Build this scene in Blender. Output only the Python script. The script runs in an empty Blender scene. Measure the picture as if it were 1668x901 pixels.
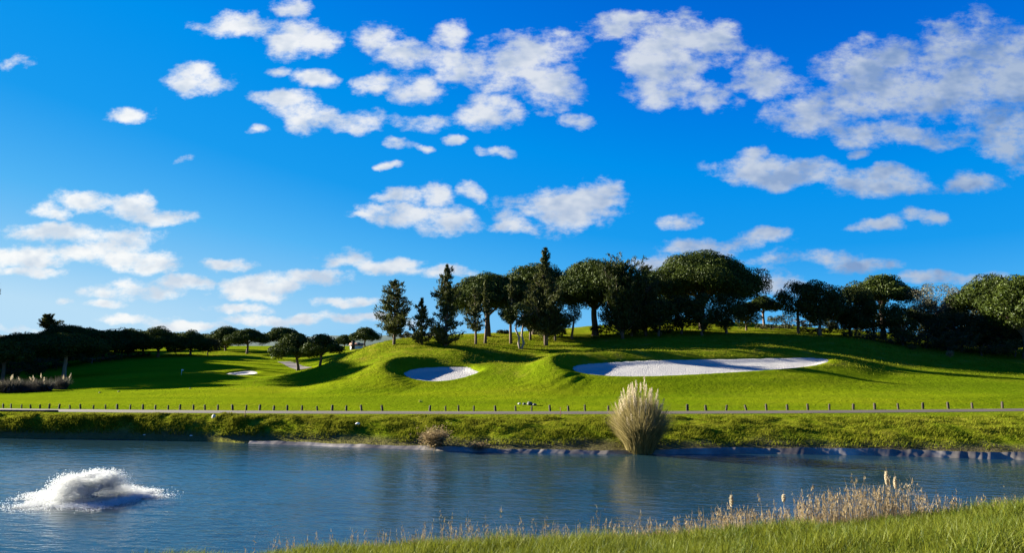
import bpy, math, random
import numpy as np

# ------------------------------------------------------------------ camera
F_PX, HORIZ, CX, CY = 1200.0, 562.0, 834.0, 450.5      # photograph measured in its own pixels
TH = math.atan((HORIZ - CY) / F_PX)
ZC = 6.85                                               # eye above the water (water is z = 0)
scene = bpy.context.scene
col = scene.collection
cd = bpy.data.cameras.new('camera')
cam = bpy.data.objects.new('camera', cd)
col.objects.link(cam)
cam.location = (0, 0, ZC)
cam.rotation_euler = (math.radians(90) + TH, 0, 0)
cd.sensor_width = 36.0
cd.lens = 36.0 * F_PX / 1668.0
cd.clip_start = 0.1
cd.clip_end = 9000
scene.camera = cam

# ------------------------------------------------------------------ light and sky
SUN_AZ, SUN_EL = math.radians(-66), math.radians(15.5)    # azimuth from the view axis (+Y), minus = left
SUN_DIR = (math.sin(SUN_AZ) * math.cos(SUN_EL), math.cos(SUN_AZ) * math.cos(SUN_EL), math.sin(SUN_EL))
sl = bpy.data.lights.new('sun', 'SUN')
sl.energy = 5.0
sl.angle = math.radians(0.5)
sl.color = (1.0, 0.93, 0.80)
sun = bpy.data.objects.new('sun', sl)
col.objects.link(sun)
from mathutils import Vector, Matrix
sun.rotation_euler = (-Vector(SUN_DIR)).to_track_quat('-Z', 'Y').to_euler()
sun.location = (-60, 20, 60)
scene.view_settings.view_transform = 'Standard'
scene.view_settings.look = 'None'
scene.view_settings.gamma = 1.0
scene.view_settings.use_curve_mapping = False
scene.view_settings.exposure = 2.6
scene.cycles.use_denoising = True
scene.cycles.max_bounces = 10
scene.cycles.diffuse_bounces = 5
scene.cycles.glossy_bounces = 2
scene.cycles.transmission_bounces = 5
scene.cycles.transparent_max_bounces = 4

def uv_of(px, py):
    x, y = (px - CX) / F_PX, (CY - py) / F_PX
    k = math.cos(TH) - y * math.sin(TH)
    return x / k, (math.sin(TH) + y * math.cos(TH)) / k

# cloud banks: centre and half-axes measured on the photograph, turned into sky directions; last = thinness
CLOUDS = [
 (395,42,78,22,0),(488,62,62,42,0),(470,14,40,20,.1),(318,131,56,28,0),(208,190,46,17,.05),
 (610,60,52,30,.1),(670,92,62,28,0),(735,58,42,34,.15),(775,108,90,27,0),(862,82,88,40,0),(900,140,56,44,0),(938,196,30,18,.2),(815,118,110,34,0),(725,100,70,24,.1),
 (612,138,40,20,.1),(672,146,50,26,.05),(462,158,58,18,0),(500,186,58,32,0),(582,198,52,24,.05),(512,129,48,14,.1),
 (686,196,50,21,.05),(795,180,62,32,0),(655,235,30,12,.15),(695,242,24,10,.2),(745,230,26,14,.15),(806,246,32,11,.15),
 (452,116,22,12,.05),(420,211,22,9,.2),(640,272,22,9,.3),(292,258,18,9,.3),
 (650,322,38,14,.1),(660,350,85,20,0),(735,362,62,22,0),(768,315,32,15,0),(703,318,38,22,.1),
 (905,340,100,36,0),(830,366,42,16,.05),(965,322,50,30,0),(1105,357,44,18,.1),(590,352,30,7,.2),
 (1015,40,62,28,0),(1090,50,80,42,.1),(1090,115,85,62,0),(1165,70,55,44,.15),(1165,162,44,22,.1),(1085,80,80,58,.02),
 (1240,112,50,42,.12),(1270,140,80,28,.12),(1390,118,80,52,0),(1450,92,80,42,.05),(1330,190,85,42,0),(1420,215,120,32,.12),
 (1590,100,125,85,0),(1650,140,110,70,0),(1500,150,90,55,.05),(1510,222,85,24,.2),(1440,150,130,52,.08),(1560,150,110,60,.02),(1640,235,60,46,.08),
 (1250,280,95,28,0),(1222,258,30,26,.1),(1330,282,60,18,.1),(1432,300,95,26,.05),(1585,297,50,22,.15),(1406,253,22,11,.15),
 (1430,364,55,11,.05),(1500,352,46,12,.05),(1150,402,90,17,0),(1245,388,52,20,0),(1320,420,110,20,.15),(1400,432,65,17,.12),
 (1560,455,130,14,.2),(1250,462,90,22,.2),(1080,436,45,20,.1),
 (78,345,44,17,0),(140,326,62,20,0),(205,338,46,26,0),(255,350,72,14,.02),(90,380,85,18,0),(182,394,72,34,0),(228,427,84,21,0),
 (115,412,110,19,0),(30,420,60,17,0),(60,441,80,12,.1),(20,100,38,18,.3),
 (365,432,52,13,.02),(215,474,90,17,0),(290,462,55,14,0),(440,462,95,20,0),(515,452,62,16,0),(410,478,70,14,.08),
 (560,422,44,17,0),(630,436,80,14,0),(720,446,80,12,.1),(575,490,64,11,.05),(165,496,42,9,.03),(100,492,24,8,.1),
 (220,520,75,10,0),(310,530,80,10,.1),(395,503,50,9,0),(470,520,120,11,.05),(590,522,110,11,.15),(20,535,90,8,.5),
]

def build_world():
    w = bpy.data.worlds.new('World')
    scene.world = w
    w.use_nodes = True
    nt = w.node_tree
    N, L = nt.nodes, nt.links
    N.clear()
    def node(t, **kw):
        n = N.new(t)
        for k, v in kw.items():
            setattr(n, k, v)
        return n
    def math_(op, a, b=None, c=None, clamp=False):
        n = node('ShaderNodeMath', operation=op, use_clamp=clamp)
        for i, v in enumerate((a, b, c)):
            if v is None: continue
            if isinstance(v, (int, float)): n.inputs[i].default_value = v
            else: L.new(v, n.inputs[i])
        return n.outputs[0]
    def vmath(op, a, b=None, c=None, scale=None):
        n = node('ShaderNodeVectorMath', operation=op)
        for i, v in enumerate((a, b, c)):
            if v is None: continue
            if isinstance(v, (tuple, list)): n.inputs[i].default_value = v
            else: L.new(v, n.inputs[i])
        if scale is not None: n.inputs['Scale'].default_value = scale
        return n.outputs['Value'] if op in ('DOT_PRODUCT', 'LENGTH') else n.outputs[0]
    def mix(fac, a, b):
        n = node('ShaderNodeMix', data_type='RGBA')
        for i, v in ((0, fac), (6, a), (7, b)):
            if isinstance(v, (int, float)): n.inputs[i].default_value = v
            elif isinstance(v, tuple): n.inputs[i].default_value = v
            else: L.new(v, n.inputs[i])
        return n.outputs[2]
    def maprange(v, a, b, c, d, smooth=True):
        n = node('ShaderNodeMapRange')
        n.interpolation_type = 'SMOOTHSTEP' if smooth else 'LINEAR'
        L.new(v, n.inputs[0])
        for i, x in enumerate((a, b, c, d)): n.inputs[i + 1].default_value = x
        return n.outputs[0]
    sky = node('ShaderNodeTexSky', sky_type='NISHITA', sun_disc=False)
    sky.sun_elevation = SUN_EL
    sky.sun_rotation = SUN_AZ
    sky.altitude = 50
    sky.air_density = 1.0
    sky.dust_density = 0.0
    sky.ozone_density = 1.0
    # the photograph's deep polarised blue: grade the sky by its own brightness
    sg_ = node('ShaderNodeSeparateColor'); L.new(sky.outputs[0], sg_.inputs[0])
    rp = node('ShaderNodeValToRGB'); L.new(math_('MULTIPLY', sg_.outputs[1], .105), rp.inputs[0])
    stops = [(.16, (.0, .105, .60)), (.24, (.0, .19, .77)), (.32, (.0, .28, .84)), (.44, (.010, .33, .86)),
             (.60, (.085, .46, .91)), (.80, (.25, .59, .92)), (1.0, (.48, .73, .93))]
    while len(rp.color_ramp.elements) < len(stops): rp.color_ramp.elements.new(.5)
    for e, (x, c) in zip(rp.color_ramp.elements, stops): e.position = x; e.color = c + (1,)
    graded = vmath('MULTIPLY', rp.outputs[0], (SKY_K,) * 3)
    tc = node('ShaderNodeTexCoord')
    d = tc.outputs['Generated']
    sp = node('ShaderNodeSeparateXYZ'); L.new(d, sp.inputs[0])
    ay = math_('MAXIMUM', math_('ABSOLUTE', sp.outputs[1]), 0.12)
    cb = node('ShaderNodeCombineXYZ')
    L.new(math_('DIVIDE', sp.outputs[0], ay), cb.inputs[0])
    L.new(math_('DIVIDE', sp.outputs[2], ay), cb.inputs[1])
    q = cb.outputs[0]
    # ragged edges: warp the direction, then add fine noise to the outline
    nz = node('ShaderNodeTexNoise'); nz.noise_dimensions = '2D'
    nz.inputs['Scale'].default_value = 13; nz.inputs['Detail'].default_value = 5
    L.new(q, nz.inputs['Vector'])
    off = vmath('MULTIPLY', vmath('SUBTRACT', nz.outputs['Color'], (.5, .5, .5)), (.050, .032, 0))
    p = vmath('ADD', q, off)
    acc = None
    for (px, py, rx, ry, thin) in CLOUDS:
        u, v = uv_of(px, py)
        su, sv = F_PX / rx / 1.04, F_PX / ry / 1.04
        t = vmath('MULTIPLY_ADD', p, (su, sv, 0), (-u * su, -v * sv, math.sqrt(thin)))
        r2 = vmath('DOT_PRODUCT', t, t)
        acc = r2 if acc is None else math_('SMOOTH_MIN', acc, r2, 0.2)
    st = vmath('MULTIPLY', q, (19, 34, 0))
    def fbm(vec, detail):
        n = node('ShaderNodeTexNoise'); n.noise_dimensions = '2D'
        n.inputs['Scale'].default_value = 1.0; n.inputs['Detail'].default_value = detail
        n.inputs['Roughness'].default_value = 0.66
        L.new(vec, n.inputs['Vector'])
        return n.outputs[0]
    n1 = fbm(st, 8)
    lo = vmath('MULTIPLY', q, (11, 19, 0))
    n2 = fbm(lo, 3.5)
    n4 = fbm(vmath('ADD', lo, (-.34, .30, 0)), 3.5)
    n3 = fbm(vmath('MULTIPLY', q, (6, 11, 0)), 2)
    edge = math_('ADD', math_('MULTIPLY_ADD', math_('SUBTRACT', n1, .5), 2.9, acc), math_('MULTIPLY', math_('SUBTRACT', n3, .5), .9))
    dens = maprange(edge, 1.14, -0.10, 0.0, 1.0)
    dens = math_('MULTIPLY', dens, maprange(sp.outputs[2], -0.02, 0.02, 0, 1))
    # nearer to the sun the clouds scatter more light
    sd = vmath('DOT_PRODUCT', d, SUN_DIR)
    near = maprange(sd, -0.12, 0.80, 0.0, 1.0, smooth=False)
    relief = math_('MULTIPLY_ADD', math_('SUBTRACT', n2, n4), 2.6, 0.55, clamp=True)
    core = maprange(edge, 0.5, -1.0, 0.0, 1.0)
    lit = mix(near, CL_LIT_R, CL_LIT_L)
    shd = mix(near, CL_SHD_R, CL_SHD_L)
    shade = math_('ADD', math_('MULTIPLY_ADD', math_('SUBTRACT', 1.0, relief), 1.0, -0.20), math_('MULTIPLY', core, 0.22), clamp=True)
    ccol = mix(shade, lit, shd)
    # thin bright veil towards the sunward horizon
    out = mix(math_('MULTIPLY', dens, 0.93), graded, vmath('MULTIPLY', ccol, (SKY_K,) * 3))
    bg = node('ShaderNodeBackground'); bg.inputs['Strength'].default_value = SKY_STRENGTH
    L.new(out, bg.inputs[0])
    wo = node('ShaderNodeOutputWorld'); L.new(bg.outputs[0], wo.inputs[0])
    w.cycles.sampling_method = 'MANUAL'
    w.cycles.sample_map_resolution = 512
    return w

SKY_STRENGTH = 0.055
SKY_K = 1.0 / (SKY_STRENGTH * 2 ** scene.view_settings.exposure)
CL_LIT_L, CL_SHD_L = (1.0, 1.0, .98, 1), (.60, .69, .80, 1)
CL_LIT_R, CL_SHD_R = (.40, .50, .66, 1), (.12, .25, .52, 1)
build_world()

# ------------------------------------------------------------------ helpers
rng = np.random.default_rng(7)
random.seed(7)

def at(px, py, d):
    u, v = uv_of(px, py)
    return np.array([u * d, d, ZC + v * d])

def zat(py, d):
    return ZC + uv_of(CX, py)[1] * d

def sstep(a, b, x):
    t = np.clip((x - a) / (b - a), 0, 1)
    return t * t * (3 - 2 * t)

_tab = np.random.default_rng(3).random((512, 512))
def vnoise(x, y):
    xi, yi = np.floor(x).astype(int), np.floor(y).astype(int)
    fx, fy = x - xi, y - yi
    fx, fy = fx * fx * (3 - 2 * fx), fy * fy * (3 - 2 * fy)
    g = lambda i, j: _tab[(xi + i) & 511, (yi + j) & 511]
    return (g(0,0)*(1-fx)+g(1,0)*fx)*(1-fy) + (g(0,1)*(1-fx)+g(1,1)*fx)*fy - .5
def fbm2(x, y, o=4):
    s, a, t = 0, 1, 0
    for k in range(o):
        s = s + a * vnoise(x * 2**k + 17.3 * k, y * 2**k + 5.1 * k); t += a; a *= .5
    return s / t

def tag(o, label=None, cat=None, group=None, kind=None):
    if label: o['label'] = label
    if cat: o['category'] = cat
    if group: o['group'] = group
    if kind: o['kind'] = kind
    return o

def mesh_obj(name, V, T=None, mat=None, parent=None, Q=None, smooth=False):
    V = np.asarray(V, dtype=np.float32).reshape(-1, 3)
    me = bpy.data.meshes.new(name)
    me.vertices.add(len(V)); me.vertices.foreach_set('co', V.ravel())
    parts, starts, n = [], [], 0
    for A, k in ((T, 3), (Q, 4)):
        if A is None or len(A) == 0: continue
        A = np.asarray(A, dtype=np.int32).reshape(-1, k)
        parts.append(A.ravel()); starts.append(n + np.arange(len(A)) * k); n += A.size
    idx = np.concatenate(parts); st = np.concatenate(starts).astype(np.int32)
    me.loops.add(len(idx)); me.loops.foreach_set('vertex_index', idx)
    me.polygons.add(len(st)); me.polygons.foreach_set('loop_start', st)
    me.update(calc_edges=True)
    if smooth: me.polygons.foreach_set('use_smooth', np.ones(len(st), dtype=bool))
    me.validate()
    o = bpy.data.objects.new(name, me)
    col.objects.link(o)
    if mat: me.materials.append(mat)
    if parent: o.parent = parent
    return o

def empty(name, loc, label=None, cat=None, group=None):
    o = bpy.data.objects.new(name, None)
    o.empty_display_size = 0.3
    o.location = tuple(float(a) for a in loc)
    col.objects.link(o)
    return tag(o, label, cat, group)

class MB:
    """collects tubes and other pieces into one mesh"""
    def __init__(s): s.V, s.T, s.Q, s.n = [], [], [], 0
    def add(s, V, T=None, Q=None):
        V = np.asarray(V, float).reshape(-1, 3)
        if T is not None and len(T): s.T.append(np.asarray(T).reshape(-1, 3) + s.n)
        if Q is not None and len(Q): s.Q.append(np.asarray(Q).reshape(-1, 4) + s.n)
        s.V.append(V); s.n += len(V)
    def tube(s, P, R, k=7, cap=True):
        P = np.asarray(P, float); R = np.broadcast_to(np.asarray(R, float), (len(P),))
        D = np.gradient(P, axis=0); D /= np.linalg.norm(D, axis=1, keepdims=True) + 1e-9
        ref = np.array([1., 0, 0]) if abs(D[0][0]) < .8 else np.array([0., 1, 0])
        a = np.arange(k) * 2 * np.pi / k
        V = []
        for p, r, d in zip(P, R, D):
            u = np.cross(d, ref); u /= np.linalg.norm(u) + 1e-9; w = np.cross(d, u)
            V.append(p + r * (np.cos(a)[:, None] * u + np.sin(a)[:, None] * w))
        Q = [[i*k+j, i*k+(j+1)%k, (i+1)*k+(j+1)%k, (i+1)*k+j] for i in range(len(P)-1) for j in range(k)]
        V = np.concatenate(V); T = []
        if cap:
            V = np.concatenate([V, P[-1:] + D[-1:] * R[-1] * .3, P[:1]])
            e = len(P) * k; b = (len(P)-1)*k
            T = [[b+j, b+(j+1)%k, e] for j in range(k)] + [[(j+1)%k, j, e+1] for j in range(k)]
        s.add(V, T, Q)
    def build(s, name, mat, parent=None, smooth=True):
        return mesh_obj(name, np.concatenate(s.V), np.concatenate(s.T) if s.T else None, mat, parent,
                        np.concatenate(s.Q) if s.Q else None, smooth)

# ------------------------------------------------------------------ materials
def new_mat(name):
    m = bpy.data.materials.new(name); m.use_nodes = True
    nt = m.node_tree; nt.nodes.clear()
    out = nt.nodes.new('ShaderNodeOutputMaterial')
    return m, nt, out
class NT:
    def __init__(s, nt): s.nt, s.N, s.L = nt, nt.nodes, nt.links
    def node(s, t, **kw):
        n = s.N.new(t)
        for k, v in kw.items(): setattr(n, k, v)
        return n
    def set(s, sock, v):
        if hasattr(v, 'links') or isinstance(v, bpy.types.NodeSocket): s.L.new(v, sock)
        elif isinstance(v, (tuple, list)) and sock.type == 'RGBA': sock.default_value = tuple(v) + ((1,) if len(v) == 3 else ())
        else: sock.default_value = v
    def obj(s): return s.node('ShaderNodeTexCoord').outputs['Object']
    def noise(s, vec, scale, detail=4, rough=.55, stretch=None, color=False):
        if stretch is not None:
            m = s.node('ShaderNodeMapping'); s.L.new(vec, m.inputs[0]); m.inputs['Scale'].default_value = stretch; vec = m.outputs[0]
        n = s.node('ShaderNodeTexNoise')
        n.inputs['Scale'].default_value = scale; n.inputs['Detail'].default_value = detail; n.inputs['Roughness'].default_value = rough
        s.L.new(vec, n.inputs['Vector'])
        return n.outputs['Color' if color else 0]
    def ramp(s, v, stops):
        n = s.node('ShaderNodeValToRGB'); s.L.new(v, n.inputs[0])
        cr = n.color_ramp
        while len(cr.elements) < len(stops): cr.elements.new(.5)
        for e, (p, c) in zip(cr.elements, stops): e.position = p; e.color = tuple(c) + ((1,) if len(c) == 3 else ())
        return n.outputs[0]
    def mix(s, f, a, b, blend='MIX'):
        n = s.node('ShaderNodeMix', data_type='RGBA', blend_type=blend)
        s.set(n.inputs[0], f); s.set(n.inputs[6], a); s.set(n.inputs[7], b)
        return n.outputs[2]
    def rng(s, v, a, b, c=0., d=1.):
        n = s.node('ShaderNodeMapRange'); s.L.new(v, n.inputs[0])
        for i, x in enumerate((a, b, c, d)): n.inputs[i+1].default_value = x
        return n.outputs[0]
    def math(s, op, a, b=0.):
        n = s.node('ShaderNodeMath', operation=op); s.set(n.inputs[0], a); s.set(n.inputs[1], b); return n.outputs[0]
    def bump(s, h, strength=.5, dist=.1, normal=None):
        n = s.node('ShaderNodeBump'); n.inputs['Strength'].default_value = strength; n.inputs['Distance'].default_value = dist
        s.L.new(h, n.inputs['Height'])
        if normal is not None: s.L.new(normal, n.inputs['Normal'])
        return n.outputs[0]
    def bsdf(s, out, color, rough=.8, normal=None, spec=.3, **kw):
        b = s.node('ShaderNodeBsdfPrincipled')
        s.set(b.inputs['Base Color'], color); s.set(b.inputs['Roughness'], rough); b.inputs['Specular IOR Level'].default_value = spec
        if normal is not None: s.L.new(normal, b.inputs['Normal'])
        for k, v in kw.items(): s.set(b.inputs[k], v)
        s.L.new(b.outputs[0], out.inputs[0])
        return b

def leaf_mat(name, c1, c2, trans=.3, scale=.9, tcol=None, gloss=.012):
    m, nt, out = new_mat(name); g = NT(nt)
    n = g.noise(g.obj(), scale, 3)
    geo = g.node('ShaderNodeNewGeometry')
    f = g.math('ADD', g.math('MULTIPLY', n, .75), g.math('MULTIPLY', geo.outputs['Random Per Island'], .5))
    c = g.mix(g.rng(f, .3, .9), c1, c2)
    d = g.node('ShaderNodeBsdfDiffuse'); g.set(d.inputs[0], c)
    t = g.node('ShaderNodeBsdfTranslucent'); g.set(t.inputs[0], g.mix(.5, c, tcol or c2))
    mx = g.node('ShaderNodeMixShader'); mx.inputs[0].default_value = trans
    g.L.new(d.outputs[0], mx.inputs[1]); g.L.new(t.outputs[0], mx.inputs[2])
    gl = g.node('ShaderNodeBsdfGlossy'); gl.inputs['Roughness'].default_value = .5; g.set(gl.inputs[0], (.8, .85, .75))
    m2 = g.node('ShaderNodeMixShader'); m2.inputs[0].default_value = gloss
    g.L.new(mx.outputs[0], m2.inputs[1]); g.L.new(gl.outputs[0], m2.inputs[2])
    g.L.new(m2.outputs[0], out.inputs[0])
    return m

M = {}
M['pine'] = leaf_mat('stone pine needles', (.012, .022, .003), (.046, .062, .006), .12)
M['conifer'] = leaf_mat('conifer foliage', (.018, .027, .007), (.060, .064, .015), .2)
M['olive'] = leaf_mat('broad evergreen leaves', (.013, .022, .004), (.042, .052, .009), .15)
M['grey'] = leaf_mat('grey sparse foliage', (.07, .075, .045), (.16, .15, .09), .3)
M['shrub'] = leaf_mat('dark undergrowth leaves', (.014, .020, .006), (.040, .042, .012), .15)
M['dry'] = leaf_mat('dry brown stems', (.10, .068, .032), (.27, .20, .10), .25, 3)
M['plume'] = leaf_mat('pampas plumes', (.36, .30, .19), (.56, .48, .33), .35, 4)
M['pampas'] = leaf_mat('pampas blades', (.11, .10, .025), (.32, .26, .11), .35, 3)
M['greyreed'] = leaf_mat('grey reed stems', (.035, .032, .026), (.095, .085, .065), .2, 3)
M['blade'] = leaf_mat('near grass blades', (.018, .046, .003), (.135, .145, .012), .35, 1.1, gloss=.01)
M['bankblade'] = leaf_mat('bank grass blades', (.060, .092, .005), (.165, .165, .014), .3, .5, gloss=.0)

def bark(name, c1, c2):
    m, nt, out = new_mat(name); g = NT(nt)
    n = g.noise(g.obj(), 6, 5, .6, (1, 1, .25))
    g.bsdf(out, g.mix(n, c1, c2), .9, g.bump(n, .6, .05))
    return m
M['bark'] = bark('pine bark', (.05, .035, .025), (.16, .11, .08))
M['palebark'] = bark('pale bark', (.16, .13, .10), (.30, .25, .20))
M['wood'] = bark('weathered post wood', (.018, .014, .010), (.055, .040, .027))

def ground_mat():
    m, nt, out = new_mat('turf'); g = NT(nt)
    o = g.obj()
    big = g.noise(o, .045, 4)
    streak = g.noise(o, .35, 4, .6, (.25, 1, 1))
    fine = g.noise(o, 2.2, 5, .65)
    mown = g.mix(g.rng(big, .40, .60), (.076, .122, .0022), (.114, .152, .0030))
    mown = g.mix(g.rng(streak, .40, .66, 0, .85), mown, (.055, .095, .002))
    mown = g.mix(g.rng(fine, .45, .8, 0, .35), mown, (.108, .132, .004))
    mown = g.mix(g.rng(g.noise(o, .16, 5, .65, (.4, 1, 1)), .56, .72, 0, .5), mown, (.125, .120, .008))
    lg = g.noise(o, .085, 5, .6, (.35, 1, 1))
    mown = g.mix(g.rng(lg, .36, .5, .75, 0), mown, (.050, .088, .002))
    mown = g.mix(g.rng(lg, .54, .66, 0, .6), mown, (.140, .160, .004))
    # rough unmown grass on the knolls and the pond bank: attribute painted per vertex
    ra = g.node('ShaderNodeAttribute', attribute_name='rough')
    rn = g.noise(o, .5, 6, .7)
    rough = g.ramp(rn, [(.3, (.040, .066, .003)), (.46, (.080, .105, .005)), (.56, (.125, .125, .009)), (.68, (.17, .13, .03))])
    rm = g.math('MULTIPLY', ra.outputs['Fac'], g.rng(g.noise(o, .22, 3), .25, .48))
    c = g.mix(rm, mown, rough)
    so = g.node('ShaderNodeAttribute', attribute_name='soil')
    soil = g.mix(g.noise(o, 3, 5), (.035, .026, .016), (.11, .085, .055))
    c = g.mix(so.outputs['Fac'], c, soil)
    h = g.math('ADD', g.math('MULTIPLY', g.noise(o, 1.1, 6, .7), 1.0), g.math('MULTIPLY', g.noise(o, 6, 4, .7), .35))
    nb = g.bump(h, .75, .28)
    d = g.node('ShaderNodeBsdfDiffuse'); g.set(d.inputs[0], c); g.L.new(nb, d.inputs['Normal'])
    gl = g.node('ShaderNodeBsdfGlossy'); g.set(gl.inputs[0], g.mix(.5, c, (.30, .34, .01))); gl.inputs['Roughness'].default_value = .62; g.L.new(nb, gl.inputs['Normal'])
    mx = g.node('ShaderNodeMixShader'); mx.inputs[0].default_value = .22
    g.L.new(d.outputs[0], mx.inputs[1]); g.L.new(gl.outputs[0], mx.inputs[2]); g.L.new(mx.outputs[0], out.inputs[0])
    return m
M['turf'] = ground_mat()

def sand_mat():
    m, nt, out = new_mat('bunker sand'); g = NT(nt)
    o = g.obj(); n = g.noise(o, 1.2, 5, .6); f = g.noise(o, 9, 4, .6, (1, .35, 1))
    g.bsdf(out, g.mix(n, (.30, .288, .26), (.375, .355, .315)), .95, g.bump(f, .7, .14), .1)
    return m
M['sand'] = sand_mat()

def road_mat():
    m, nt, out = new_mat('road asphalt'); g = NT(nt)
    o = g.obj(); n = g.noise(o, .7, 5, .6, (.3, 1, 1)); f = g.noise(o, 25, 3)
    g.bsdf(out, g.mix(n, (.050, .040, .032), (.100, .080, .062)), .9, g.bump(f, .3, .02), .2)
    return m
M['road'] = road_mat()

def water_mat():
    m, nt, out = new_mat('pond water'); g = NT(nt)
    o = g.obj()
    mp = g.node('ShaderNodeMapping'); g.L.new(o, mp.inputs[0]); mp.inputs['Rotation'].default_value = (0, 0, math.radians(8))
    o = mp.outputs[0]
    a = g.noise(o, 1.0, 2, .5, (.55, 1.5, 1)); b = g.noise(o, 3.2, 3, .55, (.5, 1.4, 1)); c = g.noise(o, .12, 3, .5)
    sx = g.node('ShaderNodeSeparateXYZ'); g.L.new(o, sx.inputs[0])
    wind = g.math('ADD', g.rng(sx.outputs[0], -20, 14, 1.0, .42), g.math('MULTIPLY', g.math('SUBTRACT', c, .5), 1.5))
    wind = g.math('MAXIMUM', wind, .22)
    n1 = g.bump(g.math('MULTIPLY', a, wind), .9, .055)
    n2 = g.bump(g.math('MULTIPLY', b, wind), .9, .032, n1)
    calm = g.rng(c, .38, .62, .03, .10)
    g.bsdf(out, (.010, .027, .034), calm, n2, .5, **{'IOR': 1.333})
    return m
M['water'] = water_mat()

def simple(name, c, rough=.7, spec=.3, var=.25, scale=8, bump=.2):
    m, nt, out = new_mat(name); g = NT(nt)
    n = g.noise(g.obj(), scale, 4)
    g.bsdf(out, g.mix(n, tuple(x * (1 - var) for x in c), tuple(x * (1 + var) for x in c)), rough, g.bump(n, bump, .02), spec)
    return m
def liner_mat():
    m, nt, out = new_mat('pond liner sheet'); g = NT(nt)
    o = g.obj(); n = g.noise(o, .35, 4, .6); f = g.noise(o, 5, 4, .6, (1, 1, .3))
    dirt = g.ramp(n, [(.38, (.06, .052, .040)), (.52, (.15, .13, .10)), (.68, (.34, .30, .235))])
    g.bsdf(out, g.mix(g.rng(f, .5, .8, 0, .5), dirt, (.14, .12, .09)), .38, None, .5)
    return m
M['liner'] = liner_mat()
M['stone'] = simple('pale stone', (.42, .41, .38))
M['darkstone'] = simple('dark stone', (.07, .07, .06))
M['white'] = simple('white plastic', (.75, .75, .73), .5)
M['blue'] = simple('pale blue plastic', (.30, .48, .62), .4)
M['metal'] = simple('dull metal', (.03, .03, .03), .7, .1)
M['yellow'] = simple('yellow cloth', (.62, .55, .05), .8)
M['stake'] = simple('red brown stake', (.20, .08, .05), .8)
M['plaster'] = simple('white plaster', (.70, .69, .66), .8)
M['roof'] = simple('clay roof', (.30, .13, .07), .8)
M['glass'] = simple('dark window glass', (.03, .04, .05), .15, .5, .1)
M['hill'] = simple('wooded distance', (.045, .075, .06), .95, .1, .4, .03)

def foam_mat():
    m, nt, out = new_mat('white spray'); g = NT(nt)
    d = g.node('ShaderNodeBsdfDiffuse'); g.set(d.inputs[0], (.86, .87, .86))
    t = g.node('ShaderNodeBsdfTranslucent'); g.set(t.inputs[0], (.86, .87, .85))
    mx = g.node('ShaderNodeMixShader'); mx.inputs[0].default_value = .55
    g.L.new(d.outputs[0], mx.inputs[1]); g.L.new(t.outputs[0], mx.inputs[2]); g.L.new(mx.outputs[0], out.inputs[0])
    return m
M['foam'] = foam_mat()

# ------------------------------------------------------------------ the lie of the land
COLS = {   # photograph column -> (distance, row) pairs read off the slope, front to back
 -420: [(60,664),(72,650),(82,640),(95,622),(110,590),(130,560),(160,550),(220,556)],
 -120: [(60,664),(72,651),(80,645),(95,635),(110,622),(130,600),(160,585),(220,566)],
 0:    [(60,664),(72,650),(80,645),(90,640),(105,628),(128,616),(150,604),(180,585),(220,570)],
 100:  [(60,665),(72,650),(80,642),(88,638),(105,626),(128,614),(150,598),(180,580),(220,568)],
 250:  [(60,666),(72,648),(82,636),(90,633),(105,619),(130,600),(150,585),(170,576),(220,568)],
 400:  [(60,667),(72,647),(85,629),(92,624),(100,622),(130,601),(160,582),(185,572),(220,568)],
 500:  [(60,668),(75,644),(90,624),(99,611),(106,607),(116,612),(130,605),(160,585),(190,571),(220,567)],
 560:  [(60,668),(75,642),(88,617),(97,592),(104,578),(115,583),(140,580),(170,572),(220,566)],
 600:  [(60,668),(75,641),(87,617),(95,588),(103,562),(114,566),(140,568),(180,566),(220,565)],
 640:  [(60,668),(75,640),(85,617),(92,590),(98,565),(104,550),(114,553),(140,560),(180,562),(220,564)],
 730:  [(60,669),(72,645),(78,624),(79,621),(87,597),(92,581),(98,563),(105,550),(116,544),(140,546),(180,552),(220,560)],
 850:  [(60,669),(72,645),(80,626),(88,606),(94,587),(100,567),(106,554),(118,544),(140,541),(180,547),(220,556)],
 930:  [(60,669),(72,644),(77,620),(82,603),(87,590),(96,572),(104,557),(115,545),(135,534),(170,538),(220,552)],
 1100: [(60,668),(72,643),(77,614),(86,585),(92,572),(97,560),(101,551),(110,544),(125,528),(150,519),(180,524),(230,550)],
 1250: [(60,666),(72,642),(77,614),(86,585),(92,571),(97,557),(102,549),(115,540),(140,528),(180,530),(230,550)],
 1400: [(60,664),(72,640),(80,612),(86,592),(92,575),(97,562),(103,553),(115,547),(150,538),(200,540),(230,550)],
 1500: [(60,663),(72,640),(85,605),(95,580),(102,570),(115,563),(150,549),(200,547),(230,552)],
 1668: [(60,662),(72,638),(85,607),(95,588),(105,578),(120,570),(150,560),(200,556)],
 2000: [(60,662),(72,636),(85,605),(95,584),(105,572),(120,562),(150,552),(200,550)],
}
S0, S1, DS = -1.1, 1.05, .01
D0, D1, DD = 56., 262., .5
sg = np.arange(S0, S1 + DS/2, DS); dg = np.arange(D0, D1 + DD/2, DD)
cols = sorted(COLS); cs = np.array([uv_of(c, 600)[0] for c in cols])
prof = np.array([np.interp(dg, [d for d, _ in COLS[c]], [zat(r, d) for d, r in COLS[c]]) for c in cols])
TAB = np.array([[np.interp(s, cs, prof[:, j]) for j in range(len(dg))] for s in sg])
def blur(A, ax, sig):
    k = np.exp(-.5 * (np.arange(-int(3*sig)-1, int(3*sig)+2) / sig)**2); k /= k.sum(); h = len(k)//2
    P = np.pad(A, [(h, h) if a == ax else (0, 0) for a in range(2)], mode='edge')
    return np.apply_along_axis(lambda v: np.convolve(v, k, 'valid'), ax, P)
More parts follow.
